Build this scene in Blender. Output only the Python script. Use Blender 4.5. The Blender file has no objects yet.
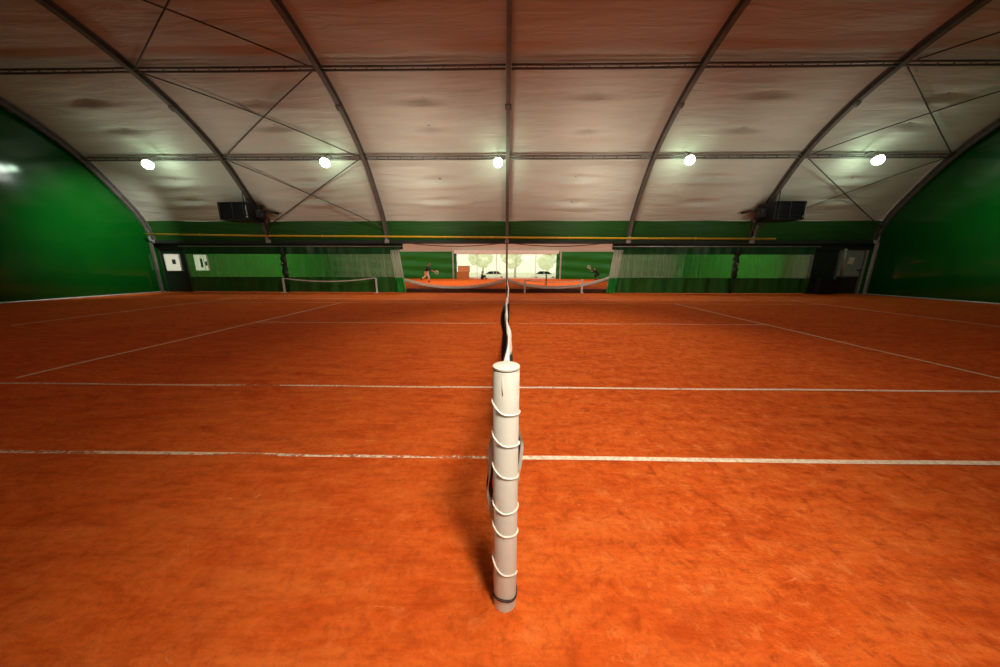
import bpy, bmesh, math, random
from mathutils import Vector, Matrix, noise
random.seed(7)
S = bpy.context.scene
COL = S.collection
PI = math.pi

# ------------------------------------------------------------------ helpers
def link(o, parent=None):
    COL.objects.link(o)
    if parent is not None:
        o.parent = parent
        o.matrix_parent_inverse = parent.matrix_world.inverted() if False else Matrix.Translation(-parent.location)
    return o

class MB:
    def __init__(self): self.b = bmesh.new()
    def box(self, c, s, rz=0.0, m=None, bev=0.0):
        mat = Matrix.Translation(c) @ Matrix.Rotation(rz, 4, 'Z')
        if m is not None: mat = Matrix.Translation(c) @ m
        r = bmesh.ops.create_cube(self.b, size=1.0, matrix=mat @ Matrix.Diagonal((s[0], s[1], s[2], 1)))
        if bev:
            es = list({e for v in r['verts'] for e in v.link_edges})
            bmesh.ops.bevel(self.b, geom=es, offset=bev, segments=2, affect='EDGES', profile=0.5)
        return self
    def tube(self, pts, r, n=10, cap=True, radii=None):
        pts = [Vector(p) for p in pts]
        rings = []
        up = None
        for i, p in enumerate(pts):
            if i == 0: t = pts[1] - p
            elif i == len(pts) - 1: t = p - pts[i-1]
            else: t = pts[i+1] - pts[i-1]
            t.normalize()
            if up is None:
                up = Vector((0, 0, 1)) if abs(t.z) < .9 else Vector((1, 0, 0))
            a = t.cross(up)
            if a.length < 1e-5: a = t.cross(Vector((0, 1, 0)))
            a.normalize(); b = a.cross(t).normalized(); up = b
            rr = radii[i] if radii else r
            rings.append([self.b.verts.new(p + (a*math.cos(2*PI*k/n) + b*math.sin(2*PI*k/n))*rr) for k in range(n)])
        for i in range(len(rings)-1):
            for k in range(n):
                self.b.faces.new((rings[i][k], rings[i][(k+1) % n], rings[i+1][(k+1) % n], rings[i+1][k]))
        if cap:
            self.b.faces.new(rings[0]); self.b.faces.new(rings[-1][::-1])
        return self
    def lathe(self, prof, c=(0, 0, 0), n=40, m=None):
        M = Matrix.Translation(c) @ (m or Matrix.Identity(4))
        rings = []
        for r, z in prof:
            if r < 1e-5: rings.append([self.b.verts.new(M @ Vector((0, 0, z)))])
            else: rings.append([self.b.verts.new(M @ Vector((r*math.cos(2*PI*k/n), r*math.sin(2*PI*k/n), z))) for k in range(n)])
        for A, B in zip(rings, rings[1:]):
            for k in range(n):
                k2 = (k+1) % n
                if len(A) == 1 and len(B) == 1: continue
                if len(A) == 1: self.b.faces.new((A[0], B[k2], B[k]))
                elif len(B) == 1: self.b.faces.new((A[k], A[k2], B[0]))
                else: self.b.faces.new((A[k], A[k2], B[k2], B[k]))
        return self
    def grid(self, f, nu, nv):
        vs = [[self.b.verts.new(f(i/nu, j/nv)) for j in range(nv+1)] for i in range(nu+1)]
        for i in range(nu):
            for j in range(nv):
                self.b.faces.new((vs[i][j], vs[i+1][j], vs[i+1][j+1], vs[i][j+1]))
        return self
    def prism(self, poly, d, m):
        # polygon in local xy extruded along local z by d
        A = [self.b.verts.new(m @ Vector((x, y, 0))) for x, y in poly]
        B = [self.b.verts.new(m @ Vector((x, y, d))) for x, y in poly]
        n = len(poly)
        self.b.faces.new(A[::-1]); self.b.faces.new(B)
        for k in range(n): self.b.faces.new((A[k], A[(k+1) % n], B[(k+1) % n], B[k]))
        return self
    def build(self, name, mat, parent=None, smooth=False, recalc=True):
        if recalc: bmesh.ops.recalc_face_normals(self.b, faces=self.b.faces)
        me = bpy.data.meshes.new(name)
        self.b.to_mesh(me); self.b.free()
        if mat: me.materials.append(mat)
        if smooth:
            for p in me.polygons: p.use_smooth = True
        o = bpy.data.objects.new(name, me)
        return link(o, parent)

def autosmooth(o, ang=40):
    me = o.data
    for p in me.polygons: p.use_smooth = True
    try: me.set_sharp_from_angle(angle=math.radians(ang))
    except Exception: pass
    return o

def thing(name, label, cat, loc=(0, 0, 0), group=None):
    o = bpy.data.objects.new(name, None); COL.objects.link(o)
    o.location = loc; o.empty_display_size = .1
    return tag(o, label, cat, group)
def tag(o, label, cat, group=None):
    o['label'] = label; o['category'] = cat
    if group: o['group'] = group
    return o
def struct(o):
    o['kind'] = 'structure'; return o

# ------------------------------------------------------------------ materials
def new_mat(name):
    m = bpy.data.materials.new(name); m.use_nodes = True
    nt = m.node_tree; nt.nodes.clear()
    out = nt.nodes.new('ShaderNodeOutputMaterial')
    return m, nt, out
def N(nt, t, **kw):
    n = nt.nodes.new('ShaderNode' + t)
    for k, v in kw.items():
        if k.startswith('i_'): n.inputs[k[2:].replace('_', ' ')].default_value = v
        else: setattr(n, k, v)
    return n
def mixc(nt, fac, a, b, mode='MIX'):
    n = nt.nodes.new('ShaderNodeMix'); n.data_type = 'RGBA'; n.blend_type = mode
    for sock, v in ((n.inputs[0], fac), (n.inputs[6], a), (n.inputs[7], b)):
        if hasattr(v, 'is_linked') or hasattr(v, 'links'): nt.links.new(v, sock)
        elif isinstance(v, (int, float)): sock.default_value = v
        else: sock.default_value = (*v, 1) if len(v) == 3 else v
    return n.outputs[2]
def math_(nt, op, a, b=0.0, clamp=False):
    n = nt.nodes.new('ShaderNodeMath'); n.operation = op; n.use_clamp = clamp
    for sock, v in ((n.inputs[0], a), (n.inputs[1], b)):
        if isinstance(v, (int, float)): sock.default_value = v
        else: nt.links.new(v, sock)
    return n.outputs[0]
def ramp(nt, src, stops):
    r = nt.nodes.new('ShaderNodeValToRGB'); nt.links.new(src, r.inputs[0])
    els = r.color_ramp.elements
    while len(els) < len(stops): els.new(.5)
    for e, (p, c) in zip(els, stops):
        e.position = p; e.color = (*c, 1) if isinstance(c, tuple) else (c, c, c, 1)
    return r.outputs[0]
def pos(nt, scale=(1, 1, 1), rot=(0, 0, 0)):
    g = nt.nodes.new('ShaderNodeNewGeometry')
    mp = nt.nodes.new('ShaderNodeMapping'); nt.links.new(g.outputs['Position'], mp.inputs[0])
    mp.inputs['Scale'].default_value = scale; mp.inputs['Rotation'].default_value = rot
    return mp.outputs[0]
def noise_(nt, vec, scale, detail=4, rough=.55, dist=0.0):
    n = nt.nodes.new('ShaderNodeTexNoise'); nt.links.new(vec, n.inputs['Vector'])
    n.inputs['Scale'].default_value = scale; n.inputs['Detail'].default_value = detail
    n.inputs['Roughness'].default_value = rough; n.inputs['Distortion'].default_value = dist
    return n.outputs[0]
def simple(name, col, rough=.5, metal=0.0, var=.12, scale=6.0, spec=.5, bump=0.0, coat=0.0, stretch=(1, 1, 1)):
    m, nt, out = new_mat(name)
    p = N(nt, 'BsdfPrincipled'); nt.links.new(p.outputs[0], out.inputs[0])
    v = pos(nt, stretch); n = noise_(nt, v, scale, 5)
    lo = tuple(c*(1-var) for c in col); hi = tuple(min(1, c*(1+var)) for c in col)
    nt.links.new(ramp(nt, n, [(.3, lo), (.7, hi)]), p.inputs['Base Color'])
    p.inputs['Roughness'].default_value = rough; p.inputs['Metallic'].default_value = metal
    p.inputs['Specular IOR Level'].default_value = spec
    p.inputs['Coat Weight'].default_value = coat
    if bump:
        b = N(nt, 'Bump'); b.inputs['Strength'].default_value = bump; b.inputs['Distance'].default_value = .02
        nt.links.new(noise_(nt, v, scale*6, 4), b.inputs['Height']); nt.links.new(b.outputs[0], p.inputs['Normal'])
    return m
def emit(name, col, s):
    m, nt, out = new_mat(name); e = N(nt, 'Emission'); e.inputs[0].default_value = (*col, 1); e.inputs[1].default_value = s
    nt.links.new(e.outputs[0], out.inputs[0]); return m

def clay_material():
    m, nt, out = new_mat('clay')
    p = N(nt, 'BsdfPrincipled'); nt.links.new(p.outputs[0], out.inputs[0])
    P = pos(nt)
    big = noise_(nt, P, .45, 4, .6, .6)
    mid = noise_(nt, pos(nt, (1.0, 2.2, 1), (0, 0, .5)), 2.1, 6, .65, 1.2)
    fine = noise_(nt, P, 26, 6, .7)
    grain = noise_(nt, P, 160, 3, .7)
    c = ramp(nt, big, [(.3, (.74, .092, .006)), (.72, (.90, .150, .012))])
    c = mixc(nt, math_(nt, 'MULTIPLY', ramp(nt, mid, [(.38, 0.0), (.75, 1.0)]), .55), c, (.84, .20, .032))
    c = mixc(nt, math_(nt, 'MULTIPLY', ramp(nt, mid, [(.24, 1.0), (.46, 0.0)]), .60), c, (.46, .052, .005))
    c = mixc(nt, math_(nt, 'MULTIPLY', ramp(nt, fine, [(.34, 1.0), (.50, 0.0)]), .40), c, (.46, .052, .005))
    c = mixc(nt, math_(nt, 'MULTIPLY', ramp(nt, fine, [(.56, 0.0), (.70, 1.0)]), .28), c, (.88, .25, .055))
    # drag-brush streaks, crumbled mottles, and rubbed footprints
    for ang, sc, k in ((.75, 1.6, .46), (.95, 4.6, .26), (1.25, 10.0, .22)):
        st = noise_(nt, pos(nt, (.8, 4.2, 1), (0, 0, ang)), sc, 6, .68, .5)
        c = mixc(nt, math_(nt, 'MULTIPLY', ramp(nt, st, [(.52, 0.0), (.70, 1.0)]), k), c, (.97, .24, .040))
        c = mixc(nt, math_(nt, 'MULTIPLY', ramp(nt, st, [(.32, 1.0), (.48, 0.0)]), k), c, (.44, .045, .004))
    mot = noise_(nt, P, 8.5, 9, .74, .35)
    side = nt.nodes.new('ShaderNodeSeparateXYZ'); nt.links.new(P, side.inputs[0])
    rough_ = ramp(nt, math_(nt, 'ADD', math_(nt, 'MULTIPLY', side.outputs[0], .25), .5, True), [(.3, .45), (.75, 1.0)])
    c = mixc(nt, math_(nt, 'MULTIPLY', rough_, ramp(nt, mot, [(.34, .75), (.47, 0.0)])), c, (.40, .042, .005))
    c = mixc(nt, math_(nt, 'MULTIPLY', rough_, ramp(nt, mot, [(.54, 0.0), (.66, .55)])), c, (1.0, .30, .080))
    for ang, sc in ((.9, 3.6), (-.35, 4.4)):
        st = noise_(nt, pos(nt, (1.0, 2.6, 1), (0, 0, ang)), sc, 4, .6, 1.2)
        c = mixc(nt, math_(nt, 'MULTIPLY', ramp(nt, st, [(.70, 0.0), (.745, 1.0)]), .50), c, (.92, .33, .12))
    c = mixc(nt, math_(nt, 'MULTIPLY', ramp(nt, grain, [(.30, 1.0), (.42, 0.0)]), .30), c, (.28, .04, .008))
    nt.links.new(c, p.inputs['Base Color'])
    p.inputs['Roughness'].default_value = .92; p.inputs['Specular IOR Level'].default_value = .12
    h = math_(nt, 'ADD', math_(nt, 'MULTIPLY', mid, .9), math_(nt, 'ADD', math_(nt, 'ADD', math_(nt, 'MULTIPLY', mot, .8), math_(nt, 'MULTIPLY', fine, .45)), math_(nt, 'MULTIPLY', grain, .09)))
    b = N(nt, 'Bump'); b.inputs['Strength'].default_value = .75; b.inputs['Distance'].default_value = .05
    nt.links.new(h, b.inputs['Height']); nt.links.new(b.outputs[0], p.inputs['Normal'])
    return m

def line_material(name, col, wear, along_x=True):
    # white court tape, partly buried under clay: the buried stretches let the clay show
    m, nt, out = new_mat(name)
    p = N(nt, 'BsdfPrincipled'); tr = N(nt, 'BsdfTransparent'); mx = N(nt, 'MixShader')
    st = (.55, 9, 1) if along_x else (9, .55, 1)
    a = noise_(nt, pos(nt, st), 1.6, 5, .62)
    b = noise_(nt, pos(nt), 34, 3, .6)
    v = math_(nt, 'ADD', a, math_(nt, 'MULTIPLY', b, .35))
    f = ramp(nt, v, [(max(0, wear-.05), 0.0), (wear+.05, 1.0)])
    p.inputs['Roughness'].default_value = .7
    nt.links.new(mixc(nt, ramp(nt, b, [(.35, 0.0), (.6, 1.0)]), tuple(.5*x+.5*y for x, y in zip(col, (.7, .2, .06))), col), p.inputs['Base Color'])
    nt.links.new(f, mx.inputs[0]); nt.links.new(tr.outputs[0], mx.inputs[1]); nt.links.new(p.outputs[0], mx.inputs[2])
    nt.links.new(mx.outputs[0], out.inputs[0])
    return m

def pvc_material(name, tint, clear, stops=None):
    m, nt, out = new_mat(name)
    d = N(nt, 'BsdfDiffuse'); d.inputs[0].default_value = (*tint, 1)
    t = N(nt, 'BsdfTransparent'); t.inputs[0].default_value = (.86, 1, .86, 1)
    g = N(nt, 'BsdfGlossy'); g.inputs['Roughness'].default_value = .12
    tl = N(nt, 'BsdfTranslucent'); tl.inputs[0].default_value = (*tint, 1)
    n = noise_(nt, pos(nt, (5, 1, .6)), 1.6, 4, .6)
    a = N(nt, 'MixShader'); b = N(nt, 'MixShader'); c = N(nt, 'MixShader')
    if stops is None:
        nt.links.new(ramp(nt, n, [(.35, clear), (.7, clear*.6)]), a.inputs[0])
    else:                                   # milkiness and tint vary along the hall (world x)
        sx = nt.nodes.new('ShaderNodeSeparateXYZ'); nt.links.new(pos(nt), sx.inputs[0])
        f = math_(nt, 'DIVIDE', math_(nt, 'ADD', sx.outputs[0], 18.0), 36.0)
        base = ramp(nt, f, [((x+18)/36, c) for x, c, tc in stops])
        col = ramp(nt, f, [((x+18)/36, tc) for x, c, tc in stops])
        st = noise_(nt, pos(nt, (7, 1, .35)), 1.5, 5, .65)
        streak = ramp(nt, st, [(.36, 1.2), (.55, .80), (.66, .2)])
        nt.links.new(math_(nt, 'MULTIPLY', base, streak, True), a.inputs[0])
        nt.links.new(col, d.inputs[0]); nt.links.new(col, tl.inputs[0])
    c.inputs[0].default_value = .5
    nt.links.new(d.outputs[0], c.inputs[1]); nt.links.new(tl.outputs[0], c.inputs[2])
    nt.links.new(c.outputs[0], a.inputs[1]); nt.links.new(t.outputs[0], a.inputs[2])
    b.inputs[0].default_value = .09
    nt.links.new(a.outputs[0], b.inputs[1]); nt.links.new(g.outputs[0], b.inputs[2])
    nt.links.new(b.outputs[0], out.inputs[0])
    return m

def membrane_material(name, lo, hi, rough, spec, coat=0.0, stretch=(.25, 1.4, 1.4)):
    m, nt, out = new_mat(name)
    p = N(nt, 'BsdfPrincipled'); nt.links.new(p.outputs[0], out.inputs[0])
    n = noise_(nt, pos(nt, stretch), 1.1, 5, .6, .4)
    nt.links.new(ramp(nt, n, [(.3, lo), (.7, hi)]), p.inputs['Base Color'])
    p.inputs['Roughness'].default_value = rough; p.inputs['Specular IOR Level'].default_value = spec
    p.inputs['Coat Weight'].default_value = coat; p.inputs['Coat Roughness'].default_value = .10
    b = N(nt, 'Bump'); b.inputs['Strength'].default_value = .06 if coat else .75; b.inputs['Distance'].default_value = .05
    nt.links.new(noise_(nt, pos(nt, (.3, 2.4, 2.4)), 2.2, 4, .55, .6), b.inputs['Height'])
    nt.links.new(b.outputs[0], p.inputs['Normal'])
    return m

M = dict(
    clay=clay_material(),
    line_near=line_material('tape_line_near', (1.0, .80, .54), .665),
    line_solid=line_material('tape_line_solid', (1.0, .88, .64), .50),
    line_far=line_material('tape_line_far', (1.0, .66, .40), .60),
    line_depth=line_material('tape_line_depth', (1.0, .76, .50), .44, False),
    cream=membrane_material('white_membrane', (.56, .52, .44), (.66, .62, .53), .55, .3),
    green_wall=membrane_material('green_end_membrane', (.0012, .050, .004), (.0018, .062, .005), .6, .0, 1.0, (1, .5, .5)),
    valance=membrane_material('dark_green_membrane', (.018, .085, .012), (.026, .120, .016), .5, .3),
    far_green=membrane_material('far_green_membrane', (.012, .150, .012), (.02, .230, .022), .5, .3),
    rib=simple('galvanised_brown_grey', (.150, .125, .105), .5, .25, .2, 4),
    rib_dark=simple('dark_web', (.060, .052, .048), .55, .2, .2, 4),
    galv=simple('pale_galvanised', (.48, .48, .45), .45, .4, .15, 8),
    purlin=simple('purlin_steel', (.150, .140, .125), .45, .3, .25, 5, stretch=(.4, 2, 2)),
    cable=simple('brace_steel', (.10, .085, .07), .5, .3, .15, 6),
    foot_strip=simple('strip_dark_brown', (.085, .030, .014), .8, 0, .3, 3),
    beam=simple('dark_beam', (.020, .026, .018), .6, 0, .25, 2),
    yellow=simple('yellow_pipe_paint', (.78, .45, .025), .35, 0, .1, 3, coat=.2),
    heater=simple('heater_black', (.018, .017, .018), .45, .1, .3, 5),
    heater_body=simple('heater_body', (.008, .008, .009), .55, 0, .3, 5, spec=.3),
    heater_in=simple('heater_inside', (.006, .006, .006), .7, 0, .2, 8),
    copper=simple('burner_red_brown', (.055, .022, .018), .5, .3, .25, 9),
    white=simple('white_paint', (.88, .86, .80), .45, 0, .08, 5),
    post=simple('post_white_pvc', (.60, .585, .49), .38, 0, .06, 7, coat=.15),
    cord=simple('cord_white', (.86, .80, .68), .6, 0, .08, 60),
    tape=simple('net_band_white', (.90, .87, .79), .7, 0, .12, 18, bump=.2),
    net=simple('net_black_cord', (.012, .012, .013), .8, 0, .2, 30),
    net_edge=simple('net_edge_dark', (.03, .028, .027), .7, 0, .25, 25),
    wire=simple('dark_wire', (.05, .05, .05), .4, .7, .3, 30),
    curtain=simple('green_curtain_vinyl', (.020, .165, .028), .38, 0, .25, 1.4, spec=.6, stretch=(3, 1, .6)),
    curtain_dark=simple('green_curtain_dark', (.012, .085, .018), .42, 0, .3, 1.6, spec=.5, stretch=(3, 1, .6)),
    pvc=pvc_material('clear_window_vinyl', (.30, .50, .32), .80, [(-18, .90, (.10, .42, .13)), (-9.6, .88, (.10, .42, .13)), (-8.2, .62, (.26, .40, .27)), (-5, .52, (.34, .44, .33)),
        (5, .50, (.33, .45, .34)), (8.3, .55, (.28, .42, .29)), (9.0, .84, (.10, .45, .13)), (13.4, .90, (.10, .45, .13)), (14.0, .40, (.10, .10, .08)), (14.6, .45, (.22, .25, .22))]),
    pvc_milk=pvc_material('milky_gathered_vinyl', (.78, .84, .76), .12),
    curtain_lit=simple('green_curtain_lit', (.04, .46, .08), .35, 0, .35, 2.5, spec=.6, stretch=(4, 1, .6)),  # lighter copy of the curtain green, stands for light on the free edge
    panel=simple('dark_green_panel', (.010, .030, .012), .6, 0, .3, 3),
    grey_door=simple('door_grey', (.20, .22, .21), .45, .2, .1, 5),
    crate=simple('crate_brown', (.50, .17, .045), .7, 0, .18, 5, stretch=(1, 1, 4)),
    crate2=simple('crate_pale', (.62, .28, .10), .7, 0, .18, 5, stretch=(1, 1, 4)),
    cloth_dark=simple('cloth_dark', (.012, .012, .016), .8, 0, .3, 20),
    cloth_pale=simple('cloth_pale', (.80, .86, .90), .8, 0, .1, 20),
    skin=simple('skin', (.34, .19, .12), .55, 0, .08, 30),
    hair=simple('hair_dark', (.016, .012, .010), .6, 0, .3, 60),
    shoe=simple('shoe', (.14, .03, .02), .6, 0, .2, 30),
    rubber=simple('grip_black', (.02, .02, .02), .7, 0, .2, 40),
    car=simple('car_white', (.85, .86, .84), .25, 0, .03, 2, coat=.5),
    carglass=simple('car_glass', (.006, .007, .008), .4, 0, .1, 2, spec=.1),
    tyre=simple('tyre', (.02, .02, .02), .8, 0, .2, 30),
    leaf=simple('pale_leaves', (.97, .98, .80), .7, 0, .12, 2),
    bark=simple('bark', (.6, .56, .45), .8, 0, .25, 8, stretch=(3, 3, .5)),
    outside=simple('outside_ground', (.75, .74, .66), .9, 0, .1, 1),
    lamp=emit('lamp_glow', (.86, 1.0, .86), 30.0),
    board=emit('glow_board', (.95, .93, .68), .62),  # boards emit light of their own to look bright
    board_dark=simple('board_dark', (.04, .05, .06), .6, 0, .2, 6),
)

def glass_material():
    m, nt, out = new_mat('window_glass')
    t = N(nt, 'BsdfTransparent'); g = N(nt, 'BsdfGlossy'); g.inputs['Roughness'].default_value = .05
    n = noise_(nt, pos(nt, (1, 1, .5)), 1.2, 4)
    nt.links.new(ramp(nt, n, [(.3, (.97, 1, .90)), (.7, (1, .98, .86))]), t.inputs[0])
    a = N(nt, 'MixShader'); a.inputs[0].default_value = .05
    nt.links.new(t.outputs[0], a.inputs[1]); nt.links.new(g.outputs[0], a.inputs[2]); nt.links.new(a.outputs[0], out.inputs[0])
    return m
M['glass'] = glass_material()
M['door_glass'] = pvc_material('door_glass', (.22, .27, .26), .35)

# ------------------------------------------------------------------ hall geometry
YC = 7.57                      # centre line of the court
HALF = [(0, 8.35), (2.0, 7.98), (3.58, 7.47), (5.0, 6.78), (6.35, 5.77), (7.5, 4.38), (8.08, 3.45), (8.30, 2.6), (8.34, 1.8)]
def cr(P, t):
    i = int(min(max(t, 0), len(P)-1-1e-6)); f = t - i
    g = lambda k: P[min(max(k, 0), len(P)-1)] if k >= 0 else (-P[-k][0], P[-k][1])
    p0, p1, p2, p3 = g(i-1), g(i), g(i+1), g(i+2)
    return tuple(.5*((2*p1[k]) + (-p0[k]+p2[k])*f + (2*p0[k]-5*p1[k]+4*p2[k]-p3[k])*f*f + (-p0[k]+3*p1[k]-3*p2[k]+p3[k])*f**3) for k in (0, 1))
TAB = []
prev = None; acc = 0
for i in range(801):
    q = cr(HALF, 8*i/800)
    if prev: acc += math.dist(q, prev)
    TAB.append((acc, q[0], q[1])); prev = q
def at_s(s):
    """point and outward normal at arc length s from the ridge (negative = near side)"""
    a = min(abs(s), TAB[-1][0]-1e-6); sg = 1 if s >= 0 else -1
    lo, hi = 0, len(TAB)-1
    while hi-lo > 1:
        m = (lo+hi)//2
        if TAB[m][0] <= a: lo = m
        else: hi = m
    A, B = TAB[lo], TAB[hi]; f = (a-A[0])/(B[0]-A[0])
    u = A[1]+(B[1]-A[1])*f; z = A[2]+(B[2]-A[2])*f
    du, dz = B[1]-A[1], B[2]-A[2]; l = math.hypot(du, dz)
    return sg*u, z, sg*(-dz/l), du/l          # u, z, normal u, normal z
def s_of_u(u):
    for a, b in zip(TAB, TAB[1:]):
        if b[1] >= u: return a[0]
def s_of_z(z):
    for a in TAB:
        if a[2] <= z: return a[0]
SE = s_of_z(3.46); SB = s_of_z(2.48)
SP1 = s_of_u(3.58); SP2 = s_of_u(6.36)
ROWS = [-SE, -SP2, -SP1, 0, SP1, SP2, SE]
XW = 18.0

def membrane_point(x, s, yoff=0.0, simple_=False):
    u, z, nu, nz = at_s(s)
    off = .17
    if not simple_:
        bay = (x+XW)/6.0; k = min(int(bay), 5); a = bay-k
        for r0, r1 in zip(ROWS, ROWS[1:]):
            if r0 <= s <= r1: break
        b = min(max((s-r0)/(r1-r0), 0), 1)
        off -= (.12 if abs(s) > SP1 else .05)*(math.sin(PI*a)**.7)*(math.sin(PI*b)**.8)
        xc = -XW+6*k+3
        jit = .10*math.sin(k*3.1+r0*2.7)
        for fb in ((1/3, 2/3) if abs(s) > SP1 else ()):
            ds = s-(r0+(r1-r0)*(fb+.03*math.sin(k*5+fb*9))); dx = x-xc-jit
            off += .10*math.exp(-(dx/.10)**2-(ds/.06)**2) + .115*math.exp(-(dx/.65)**2-(ds/.085)**2)
            off -= .062*math.exp(-(dx/1.2)**2-((ds-.22)/.15)**2)
        # travelling wrinkles along the bay
        v = noise.noise(Vector((x*.45, s*3.0, k*7.7)))*.030 + noise.noise(Vector((x*.7, s*8.0, k*3.7)))*.016
        off += v*(math.sin(PI*a)**.5)
    return Vector((x, YC+u+nu*off+yoff, z+nz*off))

# floor
def floor_pt(a, b): return Vector((-19+38*a, -.9+33.4*b, 0))
o = MB().grid(floor_pt, 4, 4).build('floor', M['clay']); struct(o)

# ceiling of this hall
g = MB()
NX = 6*44; NS = 250
g.grid(lambda a, b: membrane_point(-XW+2*XW*a, -SE+2*SE*b), NX, NS)
struct(g.build('ceiling', M['cream'], smooth=True))
# lower green band of the membrane, far side and near side
def band_pt(a, b, sg, amp=.05):
    s = sg*(SE+(SB-SE)*b); p = membrane_point(-XW+2*XW*a, s, simple_=True)
    if b < .01: p.z += .012*math.sin(a*60)
    p.y -= sg*amp*math.sin(PI*b)
    return p
struct(MB().grid(lambda a, b: band_pt(a, b, 1), 60, 8).build('wall_back', M['valance'], smooth=True))
struct(MB().grid(lambda a, b: band_pt(a, b, -1) if b < .999 else Vector((-XW+2*XW*a, -.9, 0)), 60, 8).build('wall_front', M['curtain_dark'], smooth=True))

# end walls: inflated green sheets with pinch points
def end_wall(sg):
    dim = [(12.2, 1.4), (12.4, 2.3), (12.6, 3.4), (12.4, 4.6), (9.6, 1.6), (9.8, 2.8), (9.9, 4.2), (10.6, 5.4), (6, 1.6), (6, 3), (6, 4.6), (3, 1.6), (3, 3), (14.3, 1.5), (14.4, 2.6)]
    def f(a, b):
        y = -.95+17.0*a; u = y-YC
        au = min(abs(u), 8.33)
        zt = None
        for q0, q1 in zip(TAB, TAB[1:]):
            if q1[1] >= au: zt = q0[2]; break
        if zt is None: zt = 2.6
        zt += .22
        z = zt*b
        bulge = 1.08*(1-min(1, abs((y-7.5)/8.4))**1.3)*max(0, 1-b)**.10 if b < .995 else 0
        x = XW+bulge*.9
        for dy, dz in dim:
            if sg < 0: break
            x += .014*math.exp(-((y-dy)/.10)**2-((z-dz)/.07)**2)+.003*math.exp(-((y-dy)/.6)**2-((z-dz)/.16)**2)
        return Vector((sg*x, y, z))
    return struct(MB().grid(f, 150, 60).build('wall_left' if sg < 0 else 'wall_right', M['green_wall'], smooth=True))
end_wall(-1); end_wall(1)
# pale hem along the foot of each end wall
for sg, nm in ((-1, 'baseboard_left'), (1, 'baseboard_right')):
    pts = []
    for i in range(41):
        y = -.8+16.7*i/40
        pts.append((sg*(XW-.04+.972*(1-min(1, abs((y-7.5)/8.4))**1.3)), y, .035))
    struct(MB().tube(pts, .028, 6).build(nm, M['galv']))

# ------------------------------------------------------------------ arch ribs
def rib(x, label):
    t = thing('arch_rib', label, 'arch rib', (x, YC, 0), 'arched roof ribs')
    def sweep(w, d0, d1, smax):
        b = MB(); ring = []
        n = 90
        for i in range(n+1):
            s = -smax+2*smax*i/n
            u, z, nu, nz = at_s(s)
            ring.append([b.b.verts.new((x+dx, YC+u+nu*d, z+nz*d)) for dx, d in ((-w, d0), (w, d0), (w, d1), (-w, d1))])
        for A, B in zip(ring, ring[1:]):
            for k in range(4): b.b.faces.new((A[k], A[(k+1) % 4], B[(k+1) % 4], B[k]))
        b.b.faces.new(ring[0]); b.b.faces.new(ring[-1][::-1])
        return b
    SM = s_of_z(2.5)
    sweep(.072, -.08, -.045, SM).build('inner_flange', M['rib'], t)
    sweep(.035, -.045, .10, SM).build('web', M['rib_dark'], t)
    sweep(.072, .10, .135, SM).build('outer_flange', M['rib'], t)
    # splice plate with bolts seen part way down the rib
    for s in (s_of_u(4.75), -s_of_u(4.75)):
        u, z, nu, nz = at_s(s)
        b = MB(); m = Matrix.Rotation(math.atan2(nz, nu)-PI/2, 4, 'X')
        b.box((x, YC+u-nu*.09, z-nz*.09), (.22, .18, .03), m=m)
        for dx in (-.07, .07): b.box((x+dx, YC+u-nu*.115, z-nz*.115), (.03, .03, .03), m=m)
        b.build('splice_plate', M['rib'], t)
    for sg in (1, -1):
        b = MB()
        b.box((x, YC+sg*8.27, 2.56), (.20, .12, .16), bev=.01)
        b.box((x, YC+sg*8.20, 2.85), (.10, .03, .50))
        b.build('foot_plate', M['galv'], t)
    # column below the eave
    if x == 0 or abs(x) > 17:
        yb = YC+8.62 if abs(x) < 17 else YC+8.20
        MB().box((x, yb, 1.26), (.10 if abs(x) < 17 else .15, .10, 2.52), bev=.01).build('column', M['galv'] if x >= 0 else M['rib'], t)
    return t
RL = {-18: 'dim arched roof rib against the green left end wall',
      -12: 'brown-grey arched roof rib above the left black heater',
      -6: 'arched roof rib between the left heater and the middle rib',
      0: 'middle arched roof rib rising straight above the net post',
      6: 'arched roof rib between the middle rib and the right heater',
      12: 'brown-grey arched roof rib above the right black heater',
      18: 'arched roof rib edging the green right end wall, pale at its foot'}
for x in (-18, -12, -6, 0, 6, 12, 18): rib(x, RL[x])

# purlins: one per bay and row
BAY = ['first bay from the left wall', 'second bay from the left wall', 'bay just left of the middle rib',
       'bay just right of the middle rib', 'second bay from the right wall', 'first bay from the right wall']
for s, row in ((SP1, 'upper'), (SP2, 'lower')):
    for k in range(6):
        x0 = -18+6*k+.09; x1 = x0+5.82
        b = MB()
        for ds in (-.06, .06):
            u, z, nu, nz = at_s(s+ds)
            pts = [(x0+(x1-x0)*i/8, YC+u-nu*.02, z-nz*(.02+.012*math.sin(PI*i/8))) for i in range(9)]
            b.tube(pts, .034, 8)
        u, z, nu, nz = at_s(s)
        for i in range(1, 12):
            b.box((x0+(x1-x0)*i/12, YC+u-nu*.02, z-nz*.03), (.03, .10, .03), m=Matrix.Rotation(math.atan2(nz, nu)-PI/2, 4, 'X'))
        o = b.build('purlin', M['purlin'], smooth=True)
        tag(o, f'{row} twin-tube roof purlin spanning the {BAY[k]}', 'roof purlin', 'roof purlins')

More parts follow.
